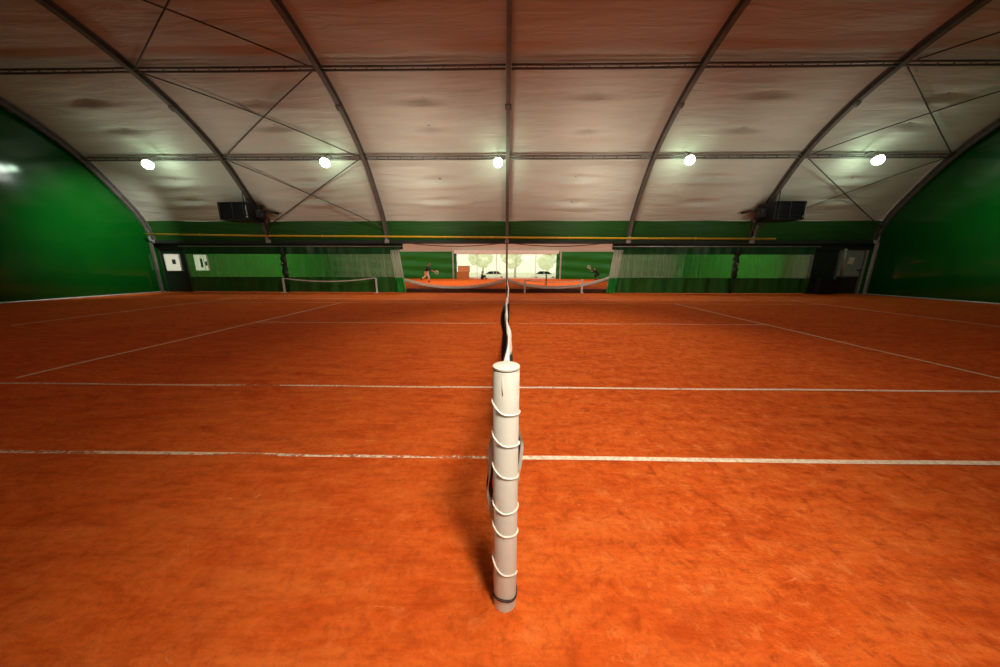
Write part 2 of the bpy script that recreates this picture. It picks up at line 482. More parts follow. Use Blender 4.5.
# diagonal brace cables
def cable(x0, s0, x1, s1, label, n=1):
    b = MB()
    for q in range(n):
        pts = []
        for i in range(13):
            f = i/12; s = s0+(s1-s0)*f; u, z, nu, nz = at_s(s)
            d = .03
            pts.append((x0+(x1-x0)*f+q*.10*math.sin(PI*f), YC+u-nu*d, z-nz*d-.05*math.sin(PI*f)*(q)))
        b.tube(pts, .021, 6)
    o = b.build('brace_cable', M['cable'], smooth=True)
    tag(o, label, 'brace cable', 'roof brace cables')
for (xa, xb, side, n) in ((-12, -6, 'left', 1), (12, 18, 'right', 2)):
    for (sa, sb, row) in ((.3, SP1, 'top'), (SP1, SP2, 'middle'), (SP2, SE+.25, 'lowest')):
        cable(xa+.1, sa, xb-.1, sb, f'thin roof brace cable sloping down to the right, {row} panel of the braced {side} bay', 1)
        cable(xb-.1, sa, xa+.1, sb, f'thin roof brace cable sloping down to the left, {row} panel of the braced {side} bay', 1)

# small dark buttons at the pinch points are part of the ceiling: one mesh under it
cl = bpy.data.objects['ceiling']
b = MB()
for k in range(6):
    for r0, r1 in ((SP1, SP2), (SP2, SE)):
        for fb in (1/3, 2/3):
            s = r0+(r1-r0)*(fb+.03*math.sin(k*5+fb*9)); x = -XW+6*k+3+.10*math.sin(k*3.1+r0*2.7)
            p = membrane_point(x, s); u, z, nu, nz = at_s(s)
            b.lathe([(0, 0), (.07, .005), (.085, .02), (.05, .045), (0, .05)], p-Vector((0, nu, nz))*.055, 10,
                    Matrix.Rotation(math.atan2(nz, nu)-PI/2, 4, 'X'))
struct(b.build('pinch_button', M['cable'], cl))

# eave beam, its gutter slot, dark strips for shade, curtain rails
struct(MB().box((0, 16.05, 2.52), (36.6, .34, .10)).box((0, 16.35, 2.58), (36.6, .8, .10)).build('trim_1', M['beam']))
struct(MB().box((-11.7, 16.06, 2.34), (12.8, .05, .30)).build('trim_shade_left', M['beam']))  # dark strip put in for the shade above the left curtains
struct(MB().box((11.7, 16.06, 2.34), (12.8, .05, .30)).build('trim_shade_right', M['beam']))  # same on the right: shade built as a dark strip
struct(MB().box((-18.12, 16.35, 1.4), (.16, .95, 2.8)).build('trim_7', M['panel']))
struct(MB().box((18.12, 16.35, 1.4), (.16, .95, 2.8)).build('trim_8', M['panel']))
for x0, x1, lab in ((-16.8, -5.3, 'left'), (5.2, 15.5, 'right')):
    o = MB().tube([(x0, 15.93, 2.33), (x1, 15.93, 2.33)], .022, 8).build('curtain_rail', M['galv'], smooth=True)
    tag(o, f'thin pale rail along the dark strip above the {lab} pair of green curtains', 'curtain rail', 'curtain rails')

# ------------------------------------------------------------------ yellow gas pipe
t = thing('gas_pipe', 'long straight yellow gas pipe running across the foot of the roof', 'gas pipe', (0, 15.4, 2.7))
MB().tube([(-17.75, 15.42, 2.87), (-12, 15.4, 2.80), (0, 15.4, 2.72), (6, 15.4, 2.68), (12.75, 15.4, 2.66)], .043, 12).build('pipe', M['yellow'], t, True)
for x, z in ((-15, 2.838), (-9, 2.78), (-3, 2.74), (3, 2.70), (9, 2.67)): MB().tube([(x-.05, 15.4, z), (x+.05, 15.4, z)], .055, 12).build('pipe_coupling', M['yellow'], t, True)
for x, z in ((-12, 2.80), (-6, 2.76), (0, 2.72), (6, 2.68), (12, 2.66)):
    MB().box((x, 15.60, z+.02), (.10, .34, .03)).box((x, 15.445, z), (.035, .03, .12)).build('pipe_clamp', M['galv'], t)

# ------------------------------------------------------------------ black gas heaters
def heater(sg, label):
    t = thing('gas_heater', label, 'heater', (sg*12.1, 14.8, 3.35), 'gas heaters')
    X = lambda v: sg*v
    xo, xi = 12.80, 11.50            # outer and inner side
    yf, yb = 14.2, 15.15
    z0, z1 = 3.38, 4.10
    b = MB()
    # shell: top, bottom, sides, back
    w = .035; xm = (xo+xi)/2
    b.box((X(xm), (yf+yb)/2, z1), (xo-xi, yb-yf, w), bev=.012); b.box((X(xm), (yf+yb)/2, z0), (xo-xi, yb-yf, w), bev=.012)
    for xx in (xo-.018, xi+.018): b.box((X(xx), (yf+yb)/2, (z0+z1)/2), (w, yb-yf, z1-z0), bev=.012)
    b.box((X(xm), yb, (z0+z1)/2), (xo-xi, w, z1-z0))
    b.build('housing', M['heater_body'], t)
    MB().box((X(xm), yf+.10, (z0+z1)/2), (xo-xi-.08, .02, z1-z0-.06)).build('louver_backing', M['heater_in'], t)
    b = MB()
    for i in range(7):
        b.box((X(xm+.05), yf+.05, z0+.10+i*.087), (xo-xi-.30, .10, .012), m=Matrix.Rotation(.6, 4, 'X'))
    b.build('louver_slats', M['heater'], t)
    for xx in (xo-.07, xi+.16, xm): MB().box((X(xx), yf+.01, (z0+z1)/2), (.05, .02, z1-z0-.05)).build('frame_bar', M['heater_in'], t)
    b = MB(); b.box((X(xi+.03 if sg < 0 else xo-.02), yf-.012, (z0+z1)/2+.03), (.028, .012, .42)); 
    b.box((X(xi+.05 if sg < 0 else xo-.06), yf-.012, z0+.12), (.09, .012, .045))
    b.build('label_strip', M['galv'], t)
    b = MB(); b.box((X(xi-.09), 14.85, 3.72), (.20, .42, .36), bev=.03); b.lathe([(0, 0), (.11, 0), (.13, .03), (.13, .12), (.08, .16), (0, .16)], (X(xi-.19), 14.7, 3.62), 20, Matrix.Rotation(-sg*PI/2, 4, 'Y'))
    b.build('burner_fan', M['heater'], t, False)
    b = MB(); b.tube([(X(xi-.12), 14.95, 3.60), (X(xi-.24), 15.05, 3.40), (X(xi-.16), 15.2, 3.15), (X(xi+.10), 15.32, 2.95), (X(xi+.14), 15.38, 2.78)], .026, 10)
    b.box((X(xi-.22), 15.0, 3.42), (.17, .14, .22), bev=.02)
    b.build('gas_feed', M['copper'], t, True)
    for dx in (-.30, .10):
        MB().tube([(X(12.0+dx*.5), 14.75, 4.10), (X(12.0+dx*.1), 14.72, 4.62)], .022, 8).build('hanger', M['cable'], t)
    MB().tube([(X(12.0), 15.0, 3.40), (X(12.0), 15.62, 3.30)], .03, 8).build('wall_stay', M['cable'], t)
    # exhaust duct running to the skin behind
    MB().tube([(X(xi-.05), 15.0, 3.86), (X(xi-.35), 15.15, 3.86), (X(xi-.55), 15.40, 3.80)], .05, 12).build('flue', M['heater'], t, True)
heater(-1, 'black louvred gas heater hanging high at the left under the roof rib')
heater(1, 'black louvred gas heater hanging high at the right under the roof rib')

# ------------------------------------------------------------------ floodlights on the lower purlin
FL = [(-14.52, 5.36, 'round glowing floodlight in the first bay from the left wall'),
      (-7.3, 5.40, 'round glowing floodlight between the left braced bay rib and middle left rib'),
      (-.38, 5.38, 'round glowing floodlight beside the middle roof rib above the net'),
      (7.13, 5.44, 'round glowing floodlight just right of the rib between middle and right heater'),
      (14.35, 5.42, 'round glowing floodlight in the first bay from the green right wall')]
TILT = Matrix.Rotation(math.radians(-28), 4, 'X')
def add_light(name, kind, loc, energy, col, rot=None, size=.3, **kw):
    l = bpy.data.lights.new(name, kind); l.energy = energy; l.color = col
    if kind == 'AREA': l.shape = 'DISK'; l.size = size
    else: l.shadow_soft_size = size
    for k, v in kw.items(): setattr(l, k, v)
    o = bpy.data.objects.new(name, l); COL.objects.link(o); o.location = loc
    if rot: o.rotation_euler = rot
    return o
def aim_light(name, loc, target, energy, col, cone, blend):
    d = Vector(target)-Vector(loc)
    return add_light(name, 'SPOT', loc, energy, col, d.to_track_quat('-Z', 'Y').to_euler(), .2, spot_size=math.radians(cone), spot_blend=blend)
LC = (.93, 1.0, .90)
WARM = (1.0, .90, .78)
for i, (x, z, lab) in enumerate(FL):
    y = 13.3
    t = thing('floodlight', lab, 'floodlight', (x, y, z), 'floodlights under the roof')
    MB().lathe([(0, .34), (.06, .33), (.08, .22), (.13, .17), (.165, .10), (.155, .09), (.11, .13), (.05, .15), (0, .15)], (x, y, z), 28, TILT).build('reflector', M['galv'], t, True)
    MB().lathe([(0, -.175), (.07, -.16), (.13, -.11), (.168, -.045), (.172, .02), (.155, .07), (.10, .115), (0, .13)], (x, y, z), 28, TILT).build('lens', M['lamp'], t, True)
    u, pz, nu, nz = at_s(SP2)
    MB().tube([(x, y+.10, z+.30), (x, y+.35, z+.42), (x, YC+u-.03, pz)], .02, 8).build('bracket', M['cable'], t, True)
    if 0 < i < 4:
        add_light('flood_beam', 'SPOT', (x, y-.10, z-.30), [0, 60, 110, 60][i], LC, (math.radians(-12), 0, 0), .2, spot_size=math.radians(135), spot_blend=.8)
    else:
        aim_light('flood_beam', (x, y-.10, z-.28), (-18.2, 14.0, 3.0) if i == 0 else (18.0, 13.6, 2.6), 1450 if i == 0 else 60, LC, 76, 1.0)

for x, z, lab in FL:
    add_light('flood_halo', 'POINT', (x, 13.55, z+.06), 20, (.66, 1.0, .70), None, .12)  # added light behind each lamp, imitates its glow on the membrane
for x, e, c in ((-15.8, 24, (.76, 1.0, .76)), (-10.9, 160, (.95, .97, .80)), (-3.6, 330, (1.0, .92, .76)), (3.4, 330, (1.0, .92, .76)), (10.7, 190, (.95, .97, .80)), (15.8, 34, (.76, 1.0, .76))):
    o = aim_light('ceiling_fill', (x, 11.5, 3.1), (x, 14.1, 5.4), e, c, 138, 1.0); o.data.shadow_soft_size = .9  # added fills without fixtures, aimed up to brighten the lower ceiling
# added unseen fills that brighten the curtains beside the opening
for sg in (-1, 1):
    aim_light('curtain_fill', (sg*2.2, 9.9, 7.3), (sg*6.2, 16, 1.0), 820, (.92, 1.0, .86), 62, 1.0)

# lamps of the near rows outside the view, then added fills over the court
for x, y, e in ((-7.2, 1.9, 25), (.5, 1.3, 270), (7.2, 1.9, 60)):
    add_light('near_flood_beam', 'SPOT', (x, y, 5.2), e, WARM, (math.radians(16), 0, 0), .28, spot_size=math.radians(128), spot_blend=1.0)
aim_light('side_flood_beam', (14.6, 8.2, 5.4), (18.8, 10.2, 4.0), 2100, LC, 72, 1.0)
aim_light('near_court_fill', (.55, -.1, 2.9), (.25, 1.45, 0), 390, WARM, 92, 1.0)  # added unseen spot, its tight falloff darkens the view's corners
aim_light('mid_court_fill', (.8, 6.9, 7.3), (.9, 6.2, 0), 1000, WARM, 82, 1.0)  # added unseen spot that brightens the middle of the court
# added soft fill behind the camera, brightening the post and near floor
add_light('near_fill', 'AREA', (.9, -.6, 2.1), 16, (1.0, .93, .84), (math.radians(62), 0, 0), 1.3)

# ------------------------------------------------------------------ court lines
def court_line(x0, y0, x1, y1, mat, label, w=.05):
    dx, dy = x1-x0, y1-y0; l = math.hypot(dx, dy); nx, ny = -dy/l*w/2, dx/l*w/2
    n = max(2, int(l/.4)); b = MB()
    rows = []
    for i in range(n+1):
        f = i/n; jx = .006*math.sin(i*1.7+x0); z = .004+.0025*math.sin(i*.9)
        rows.append((b.b.verts.new((x0+dx*f+nx*(1+jx*8), y0+dy*f+ny*(1+jx*8), z)), b.b.verts.new((x0+dx*f-nx*(1-jx*8), y0+dy*f-ny*(1-jx*8), z))))
    for A, B in zip(rows, rows[1:]): b.b.faces.new((A[0], A[1], B[1], B[0]))
    o = b.build('court_line', M[mat])
    tag(o, label, 'court line', 'white tape lines of the clay court')
D0 = 2.082
court_line(-11.885, D0, -.10, D0, 'line_near', 'dashed worn white line on clay, nearest line left of the post', .036)
court_line(.0, D0, 11.885, D0, 'line_solid', 'white line on clay, nearest line right of the post', .048)
court_line(-11.885, D0+1.372, -.03, D0+1.372, 'line_near', 'broken white line on clay, second line away, left of the net', .04)
court_line(.03, D0+1.372, 11.885, D0+1.372, 'line_solid', 'unbroken white line on clay, second line away, right of the net', .045)
court_line(-6.4, D0+5.485, -.25, D0+5.485, 'line_far', 'faint centre line left of the net, ending at the left slanting service line', .06)
court_line(.25, D0+5.485, 6.4, D0+5.485, 'line_far', 'faint centre line right of the net, ending at the right slanting service line', .06)
court_line(-11.885, D0+9.6, 11.885, D0+9.6, 'line_far', 'thin far sideline across the court, joining both slanting service lines', .06)
court_line(-11.885, D0+10.97, 11.885, D0+10.97, 'line_far', 'faintest farthest line across the court before the curtains', .05)
court_line(-6.4, D0+1.55, -6.4, D0+9.6, 'line_depth', 'slanting service line receding across the left half of the court', .066)
court_line(6.4, D0+1.372, 6.4, D0+9.6, 'line_depth', 'slanting service line receding across the right half of the court', .066)
court_line(-11.885, D0+4.9, -11.885, D0+10.97, 'line_depth', 'faint baseline near the green left end wall', .07)
court_line(11.885, D0, 11.885, D0+10.97, 'line_depth', 'faint baseline near the green right end wall', .07)

# ------------------------------------------------------------------ near net post
PX, PY = -.062, 1.045
R = .0485
t = thing('net_post', 'white round net post in the foreground wrapped in white cord', 'net post', (PX, PY, 0), 'net posts')
MB().lathe([(0, -.05), (R, -.05), (R, 1.080), (R-.003, 1.084), (0, 1.084)], (PX, PY, 0), 48).build('tube', M['post'], t, True)
autosmooth(bpy.data.objects['tube'])
autosmooth(MB().lathe([(0, 1.0845), (R-.002, 1.0845), (R-.001, 1.0865), (R+.0005, 1.0875), (R+.0005, 1.0935), (R-.003, 1.096), (0, 1.0965)], (PX, PY, 0), 48).build('cap', M['post'], t))
autosmooth(MB().lathe([(R-.004, 1.0835), (R-.0012, 1.0835), (R-.0012, 1.0868), (R-.004, 1.0868)], (PX, PY, 0), 48).build('cap_seam', M['wire'], t))
# cord spiral: (angle in turns, z); front centre = .75 turn, left = .5, right = 1.0
ctrl = []
L_ = [.965, .835, .705, .535, .435, .265]
F_ = [.925, .800, .668, .510, .405, .215]
R_ = [.917, .790, .650, .512, .392, .192]
for i in range(6):
    ctrl += [(i+.5, L_[i]), (i+.75, F_[i]-.0), (i+1.0, R_[i])]
    if i < 5: ctrl.append((i+1.25, (R_[i]+L_[i+1])/2))
pts = []
for j in range(len(ctrl)-1):
    (a0, z0), (a1, z1) = ctrl[j], ctrl[j+1]
    zm0 = ctrl[j-1][1] if j else z0+.02; zm3 = ctrl[j+2][1] if j+2 < len(ctrl) else z1-.02
    for k in range(8):
        f = k/8; a = a0+(a1-a0)*f
        z = z0+(z1-z0)*(f*f*(3-2*f)*.6+f*.4)
        th = 2*PI*a + 0   # .5 -> left(-x), .75 -> front (-y), 1.0 -> right(+x)
        pts.append((PX+(R+.003)*math.cos(th), PY+(R+.003)*math.sin(th), z))
MB().tube(pts, .0029, 8).build('cord', M['cord'], t, True)
# dark wire tie at the foot
pts = []
for k in range(91):
    th = 2*PI*k/45; zz = .070+.020*(k/90)+.004*math.sin(3*th)
    pts.append((PX+(R+.0035)*math.cos(th), PY+(R+.0035)*math.sin(th), zz + .010*math.cos(th)*math.sin(th)))
MB().tube(pts, .0020, 6).build('wire_tie', M['wire'], t, True)
# pale streak put on the tube as its highlight beneath the cap
MB().tube([(PX-.012, PY-R-.0002, 1.065), (PX-.013, PY-R-.0004, 1.03), (PX-.012, PY-R-.0004, 1.0)], .003, 8, radii=[.0006, .0013, .0010]).build('highlight_streak', M['cord'], t, True)

# heaped clay at the foot and a dug hole before it
def mound(a, b):
    r = .045+.16*b; th = 2*PI*a
    z = .020*math.exp(-(b*2.2)**2)+.006*noise.noise(Vector((math.cos(th)*2, math.sin(th)*2, b*4)))*b*(1-b)*4
    return Vector((PX+r*math.cos(th), PY+r*math.sin(th), z if b < .98 else -.01))
o = MB().grid(mound, 40, 14).build('clay_mound', M['clay'], smooth=True)
tag(o, 'low heap of orange clay round the foot of the foreground net post', 'clay heap')

# ------------------------------------------------------------------ net
NY0, NY1 = PY+.075, 2*YC-PY-.1
def top_z(y):
    f = abs(y-YC)/(YC-NY0)
    return .93+.135*f**1.6
def wob(y, h):
    # sideways swing of the slack net: h = 0 at the band, 1 at the foot
    near = math.exp(-max(0, y-1.1)/2.2)
    base = (PX)*(1-min(1, max(0, (y-1)/6.5)))
    w = .018*math.sin(y*4.1+.6)*near + .020*math.sin(y*1.15+.4)
    return base + w*(.35+.9*math.sin(PI*min(1, h*1.05))) - .060*near*h*(1-h)*1.5 - .035*math.exp(-((y-3.5)/.5)**2)*math.sin(PI*h)
t = thing('tennis_net', 'black tennis net with white top band running away from the foreground post', 'tennis net', (0, YC, 0))
def net_pt(a, b):
    y = NY0+(NY1-NY0)*a; zt = top_z(y)-.05
    return Vector((wob(y, b), y, .03+(zt-.03)*(1-b)))
o = MB().grid(net_pt, 260, 20).build('netting', M['net'], t)
md = o.modifiers.new('wire', 'WIREFRAME'); md.thickness = .005; md.use_even_offset = False; md.use_boundary = True
# top band: a folded white strip over the cable, slightly twisted along its length
b = MB(); rings = []
NB = 160
for i in range(NB+1):
    y = NY0-.01+(NY1-NY0+.02)*i/NB; zt = top_z(y); x = wob(y, .05); tw = .35*math.sin(y*2.3)+.2*math.sin(y*5.1+1)
    near = math.exp(-(y-1.1)/2.5)
    w = .012+.006*math.sin(y*7.3)*near
    prof = [(-w*.9, -.058), (-w, -.02), (-w*.7, .0), (0, .007), (w*.7, .0), (w, -.02), (w*.9+.010*math.sin(y*9)*near, -.058)]
    rings.append([b.b.verts.new((x+px*math.cos(tw*.3)+pz*math.sin(tw)*.35, y, zt+pz)) for px, pz in prof])
for A, B in zip(rings, rings[1:]):
    for k in range(6): b.b.faces.new((A[k], A[k+1], B[k+1], B[k]))
b.build('top_band', M['tape'], t, True)
MB().tube([(PX, PY+.047, 1.075), (wob(NY0+.1, 0), NY0+.1, top_z(NY0+.1)-.004)] + [(wob(y, .05), y, top_z(y)-.004) for y in [2+i*.5 for i in range(24)]], .0055, 8).build('cable', M['wire'], t, True)
# side bands at both ends: dark edge with a white tape, swinging out round the post
def ribbon(pts, w, yaw):
    b = MB(); rows = []
    for i, (x, y, z) in enumerate(pts):
        a = yaw[i]; rows.append((b.b.verts.new((x-w*math.cos(a), y-w*math.sin(a), z)), b.b.verts.new((x+w*math.cos(a), y+w*math.sin(a), z))))
    for A, B in zip(rows, rows[1:]): b.b.faces.new((A[0], A[1], B[1], B[0]))
    return b
def spl(keys, n=60):
    zs = [k[0] for k in keys]; out = []
    for i in range(n+1):
        z = zs[0]+(zs[-1]-zs[0])*i/n
        for (z0, x0), (z1, x1) in zip(keys, keys[1:]):
            if (z0 >= z >= z1): 
                f = (z0-z)/(z0-z1); f = f*f*(3-2*f); out.append((x0+(x1-x0)*f, z)); break
    return out
kl = [(1.0, -.012), (.92, -.028), (.80, -.046), (.72, -.060), (.62, -.064), (.55, -.072), (.47, -.062), (.40, -.046), (.25, -.03), (.10, -.02), (.04, -.02)]
kr = [(1.0, .012), (.90, .030), (.82, .050), (.74, .066), (.68, .062), (.60, .052), (.50, .040), (.30, .03), (.05, .02)]
pl = spl(kl); pr = spl(kr)
ribbon([(PX+x, PY+.052+.02*math.sin(z*9), z) for x, z in pl], .012, [.9+.5*math.sin(z*14) for x, z in pl]).build('side_band', M['tape'], t, True)
ribbon([(PX+x+.004, PY+.070, z) for x, z in pl], .014, [.6 for _ in pl]).build('side_edge', M['net_edge'], t, True)
ribbon([(PX+x, PY+.055, z) for x, z in pr], .008, [2.0+.4*math.sin(z*11) for x, z in pr]).build('side_band', M['tape'], t, True)
ribbon([(PX+x-.006, PY+.075, z) for x, z in pr], .012, [2.4 for _ in pr]).build('side_edge', M['net_edge'], t, True)
b = MB(); b.box((wob(YC, .5), YC, .47), (.012, .05, .93)); b.build('centre_strap', M['tape'], t)
# slack folds of netting near the post, left and right
def fold(sg, y0, y1, x, amp):
    def f(a, bb):
        y = y0+(y1-y0)*a; z = top_z(y)-.04-.34*bb
        return Vector((wob(y, .1)+sg*(x*math.sin(PI*min(1, a*1.0))*math.sin(PI*(.15+.85*bb))+.006*amp*math.sin(9*a+5*bb)), y, z))
    return f
for sg, y0, y1, x in ((-1, 1.14, 2.6, .035), (1, 1.14, 2.2, .018), (-1, 2.9, 4.4, .055)):
    o = MB().grid(fold(sg, y0, y1, x, 1), 40, 12).build('net_fold', M['net'], t)
    md = o.modifiers.new('wire', 'WIREFRAME'); md.thickness = .007; md.use_even_offset = False

# far net post
FY = 2*YC-PY
t = thing('net_post', 'far net post standing small at the other end of the net', 'net post', (0, FY, 0), 'net posts')
autosmooth(MB().lathe([(0, -.05), (.045, -.05), (.045, 1.04), (0, 1.04)], (0, FY, 0), 24).build('tube', M['galv'], t))
autosmooth(MB().lathe([(0, 1.041), (.048, 1.041), (.048, 1.066), (0, 1.069)], (0, FY, 0), 24).build('cap', M['galv'], t))

# ------------------------------------------------------------------ divider curtains
def curtain(x0, x1, label, gather=None, grey=None, seed=0):
    """hangs in the plane y = 16; bands: green top, clear window, green foot"""
    t = thing('divider_curtain', label, 'curtain', ((x0+x1)/2, 16.0, 0), 'green divider curtains')
    w = x1-x0
    def pt(a, z):
        x = x0+w*a
        fold = .045*math.sin(x*5.2+seed+.6*math.sin(x*1.3))+.025*math.sin(x*11.7+seed*2)
        lean = 0
        if gather:
            d = (x1-x) if gather > 0 else (x-x0)
            k = math.exp(-max(0, d)/.35)
            fold += .10*k*math.sin(x*22)
            lean = gather*k*.30*(1-z/2.3)*.8
        y = 15.98+fold*(.45+.55*(1-z/2.3))
        if z < .75: y -= .06*math.sin(x*2.1+seed)*(1-z/.75)*.5
        return Vector((x+lean*1.0, y, z))
    n = int(w*22)
    def band(z0, z1, m): return MB().grid(lambda a, b: pt(a, z0+(z1-z0)*b), n, 6)
    wavy = lambda a: 0
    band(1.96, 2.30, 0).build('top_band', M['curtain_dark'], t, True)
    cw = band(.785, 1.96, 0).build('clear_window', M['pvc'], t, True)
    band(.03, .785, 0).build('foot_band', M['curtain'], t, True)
    # welded hems along the window edges
    for z in (.785, 1.96):
        MB().tube([pt(i/60, z)-Vector((0, .008, 0)) for i in range(61)], .012, 6).build('hem', M['curtain_dark'], cw, True)
    if gather:
        # the free edge hangs in tight folds: white vinyl above, lit copy of the green below
        xe = x1 if gather > 0 else x0
        def gp(a, z):
            x = xe-gather*.46*(1-a)+gather*.26*(1-z/2.3)
            return Vector((x, 15.86+.07*math.sin(a*19)+.02*math.sin(a*41), z))
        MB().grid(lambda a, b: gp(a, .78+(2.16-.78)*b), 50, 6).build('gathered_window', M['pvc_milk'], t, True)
        MB().grid(lambda a, b: gp(a, .03+(.78-.03)*b), 50, 6).build('gathered_foot', M['curtain_lit'], t, True)
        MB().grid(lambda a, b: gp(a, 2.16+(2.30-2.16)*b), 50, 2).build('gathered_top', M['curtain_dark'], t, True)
    return t
curtain(-16.65, -11.40, 'outer green curtain with clear window strip on the left, beside the bright boards', None, None, 1.0)
curtain(-11.42, -5.45, 'inner green curtain left of the opening, its window strip turning milky towards the opening', 1, (.45, 1.0), 2.0)
curtain(5.35, 11.46, 'inner green curtain right of the opening, its window strip milky beside the opening', -1, (0.0, .52), 3.0)
curtain(11.44, 15.30, 'outer green curtain on the right, its clear strip half bright green and half grey', None, (.62, 1.0), 4.0)

# lumpy tied bundles where two curtains meet
for x, lab in ((-11.41, 'dark lumpy tied strip joining the two left curtains'), (11.44, 'dark lumpy tied strip joining the two right curtains')):
    t = thing('curtain_tie', lab, 'curtain tie', (x, 15.93, 0), 'tied curtain joints')
    pts = [(x+.03*math.sin(i*1.9), 15.90+.02*math.cos(i*1.3), .80+i*.105) for i in range(15)]
    MB().tube(pts, .12, 10, radii=[.10+.045*abs(math.sin(i*1.25)) for i in range(15)]).build('bundle', M['panel'], t, True)
    MB().tube([(x, 15.80, 1.46), (x, 15.80, 1.54)], .05, 12).build('white_tie', M['white'], t, True)
    MB().tube([(x-.02, 15.92, .02), (x, 15.92, .82)], .05, 10).build('lower_cord', M['panel'], t, True)

# ------------------------------------------------------------------ ends of the curtain line
# left: dark panel with a bright board, second board behind the clear strip
b = MB(); b.box((-17.40, 16.15, 1.13), (1.2, .06, 2.26)); struct(b.build('trim_2', M['panel']))
def glow_board(x, y, z, w, h, lab, darks):
    t = thing('notice_board', lab, 'notice board', (x, y, z), 'bright boards at the left end')
    MB().box((x, y, z), (w, .03, h), bev=.005).build('panel', M['board'], t)
    f = MB()
    for sx in (-1, 1): f.box((x+sx*w/2, y-.01, z), (.03, .05, h+.03))
    for sz in (-1, 1): f.box((x, y-.01, z+sz*h/2), (w+.03, .05, .03))
    f.build('frame', M['white'], t)
    d = MB()
    for dx, dz, dw, dh in darks: d.box((x+dx, y-.02, z+dz), (dw, .012, dh))
    d.build('dark_notice', M['board_dark'], t)
glow_board(-17.40, 16.10, 1.52, .78, .84, 'bright white board with a dark square at its middle, at the left end', [(.06, .04, .18, .24)])
glow_board(-16.25, 16.45, 1.52, .72, .84, 'bright white board with grey marks seen through the left curtain strip', [(.02, -.02, .12, .46), (.26, -.05, .10, .22)])
struct(MB().box((-16.72, 16.12, 1.13), (.14, .1, 2.26)).build('trim_3', M['beam']))
# right: dark panel and a glazed door
struct(MB().box((15.98, 16.16, 1.13), (1.34, .06, 2.26)).build('trim_4', M['panel']))
t = bpy.data.objects.new('door_1', None); COL.objects.link(t); t.location = (17.25, 16.1, 0); struct(t)
f = MB()
for xx in (16.66, 17.86): f.box((xx, 16.10, 1.12), (.08, .08, 2.24), bev=.01)
f.box((17.26, 16.10, 2.20), (1.2, .08, .08)); f.box((17.26, 16.10, .88), (1.2, .06, .06))
f.build('door_frame', M['grey_door'], t)
MB().box((17.26, 16.11, 1.54), (1.14, .015, 1.28)).build('door_pane', M['door_glass'], t)
MB().box((17.26, 16.11, .44), (1.14, .04, .86)).build('door_lower_panel', M['beam'], t)
MB().box((17.28, 16.085, 1.66), (.26, .012, .34), m=Matrix.Rotation(.18, 4, 'Y')).build('door_reflection', M['white'], t)  # white sheet standing in for a window reflection on the pane
MB().tube([(17.62, 16.03, 1.20), (17.80, 16.03, 1.20)], .035, 8).build('door_handle', M['rubber'], t)
o = MB().tube([(16.82, 15.95, .86), (16.74, 15.95, 2.24)], .055, 10).build('leaning_pole', M['galv'], smooth=True)
tag(o, 'pale slanting pole beside the glazed door at the far right end', 'pole')
o = MB().box((16.2, 15.95, .36), (1.0, .3, .68), bev=.03).box((16.2, 15.93, .72), (1.06, .36, .05), bev=.01).build('storage_chest', M['heater_in'])
tag(o, 'low dark chest standing left of the glazed door at the right end', 'chest')

# ------------------------------------------------------------------ barriers in the opening
def sag(x0, z0, x1, z1, d, y, n=24, skew=.5):
    out = []
    for i in range(n+1):
        f = i/n; out.append((x0+(x1-x0)*f, y, z0+(z1-z0)*f-d*4*f*(1-f)))
    return out
def strip(pts, h, w=.02):
    b = MB(); rows = []
    for x, y, z in pts:
        rows.append([b.b.verts.new((x, y-w/2, z-h/2)), b.b.verts.new((x, y-w/2, z+h/2)), b.b.verts.new((x, y+w/2, z+h/2)), b.b.verts.new((x, y+w/2, z-h/2))])
    for A, B in zip(rows, rows[1:]):
        for k in range(4): b.b.faces.new((A[k], A[(k+1) % 4], B[(k+1) % 4], B[k]))
    b.b.faces.new(rows[0]); b.b.faces.new(rows[-1][::-1])
    return b
def barrier(x0, z0, x1, z1, d, label, second=None):
    y = 16.22
    t = thing('barrier_net', label, 'barrier net', ((x0+x1)/2, y, 0), 'low barrier nets in the opening')
    P = sag(x0, z0, x1, z1, d, y)
    strip(P, .15).build('top_tape', M['tape'], t)
    def f(a, bb):
        i = a*(len(P)-1); k = min(int(i), len(P)-2); q = Vector(P[k]).lerp(Vector(P[k+1]), i-k)
        return Vector((q.x, y+.02*math.sin(a*40)*bb, (q.z-.04)*(1-bb)+.03*bb))
    o = MB().grid(f, 110, 8).build('netting', M['net'], t)
    md = o.modifiers.new('wire', 'WIREFRAME'); md.thickness = .030; md.use_even_offset = False
    if second:
        strip(sag(x0, z0-.02, x1, z1-.12, d-.07, y+.05), .035).build('second_tape', M['tape'], t)
barrier(-5.36, .66, -.06, .66, .40, 'white-taped sagging barrier net left of the middle column', True)
barrier(.06, .64, 5.32, .79, .44, 'white-taped sagging barrier net right of the middle column', True)
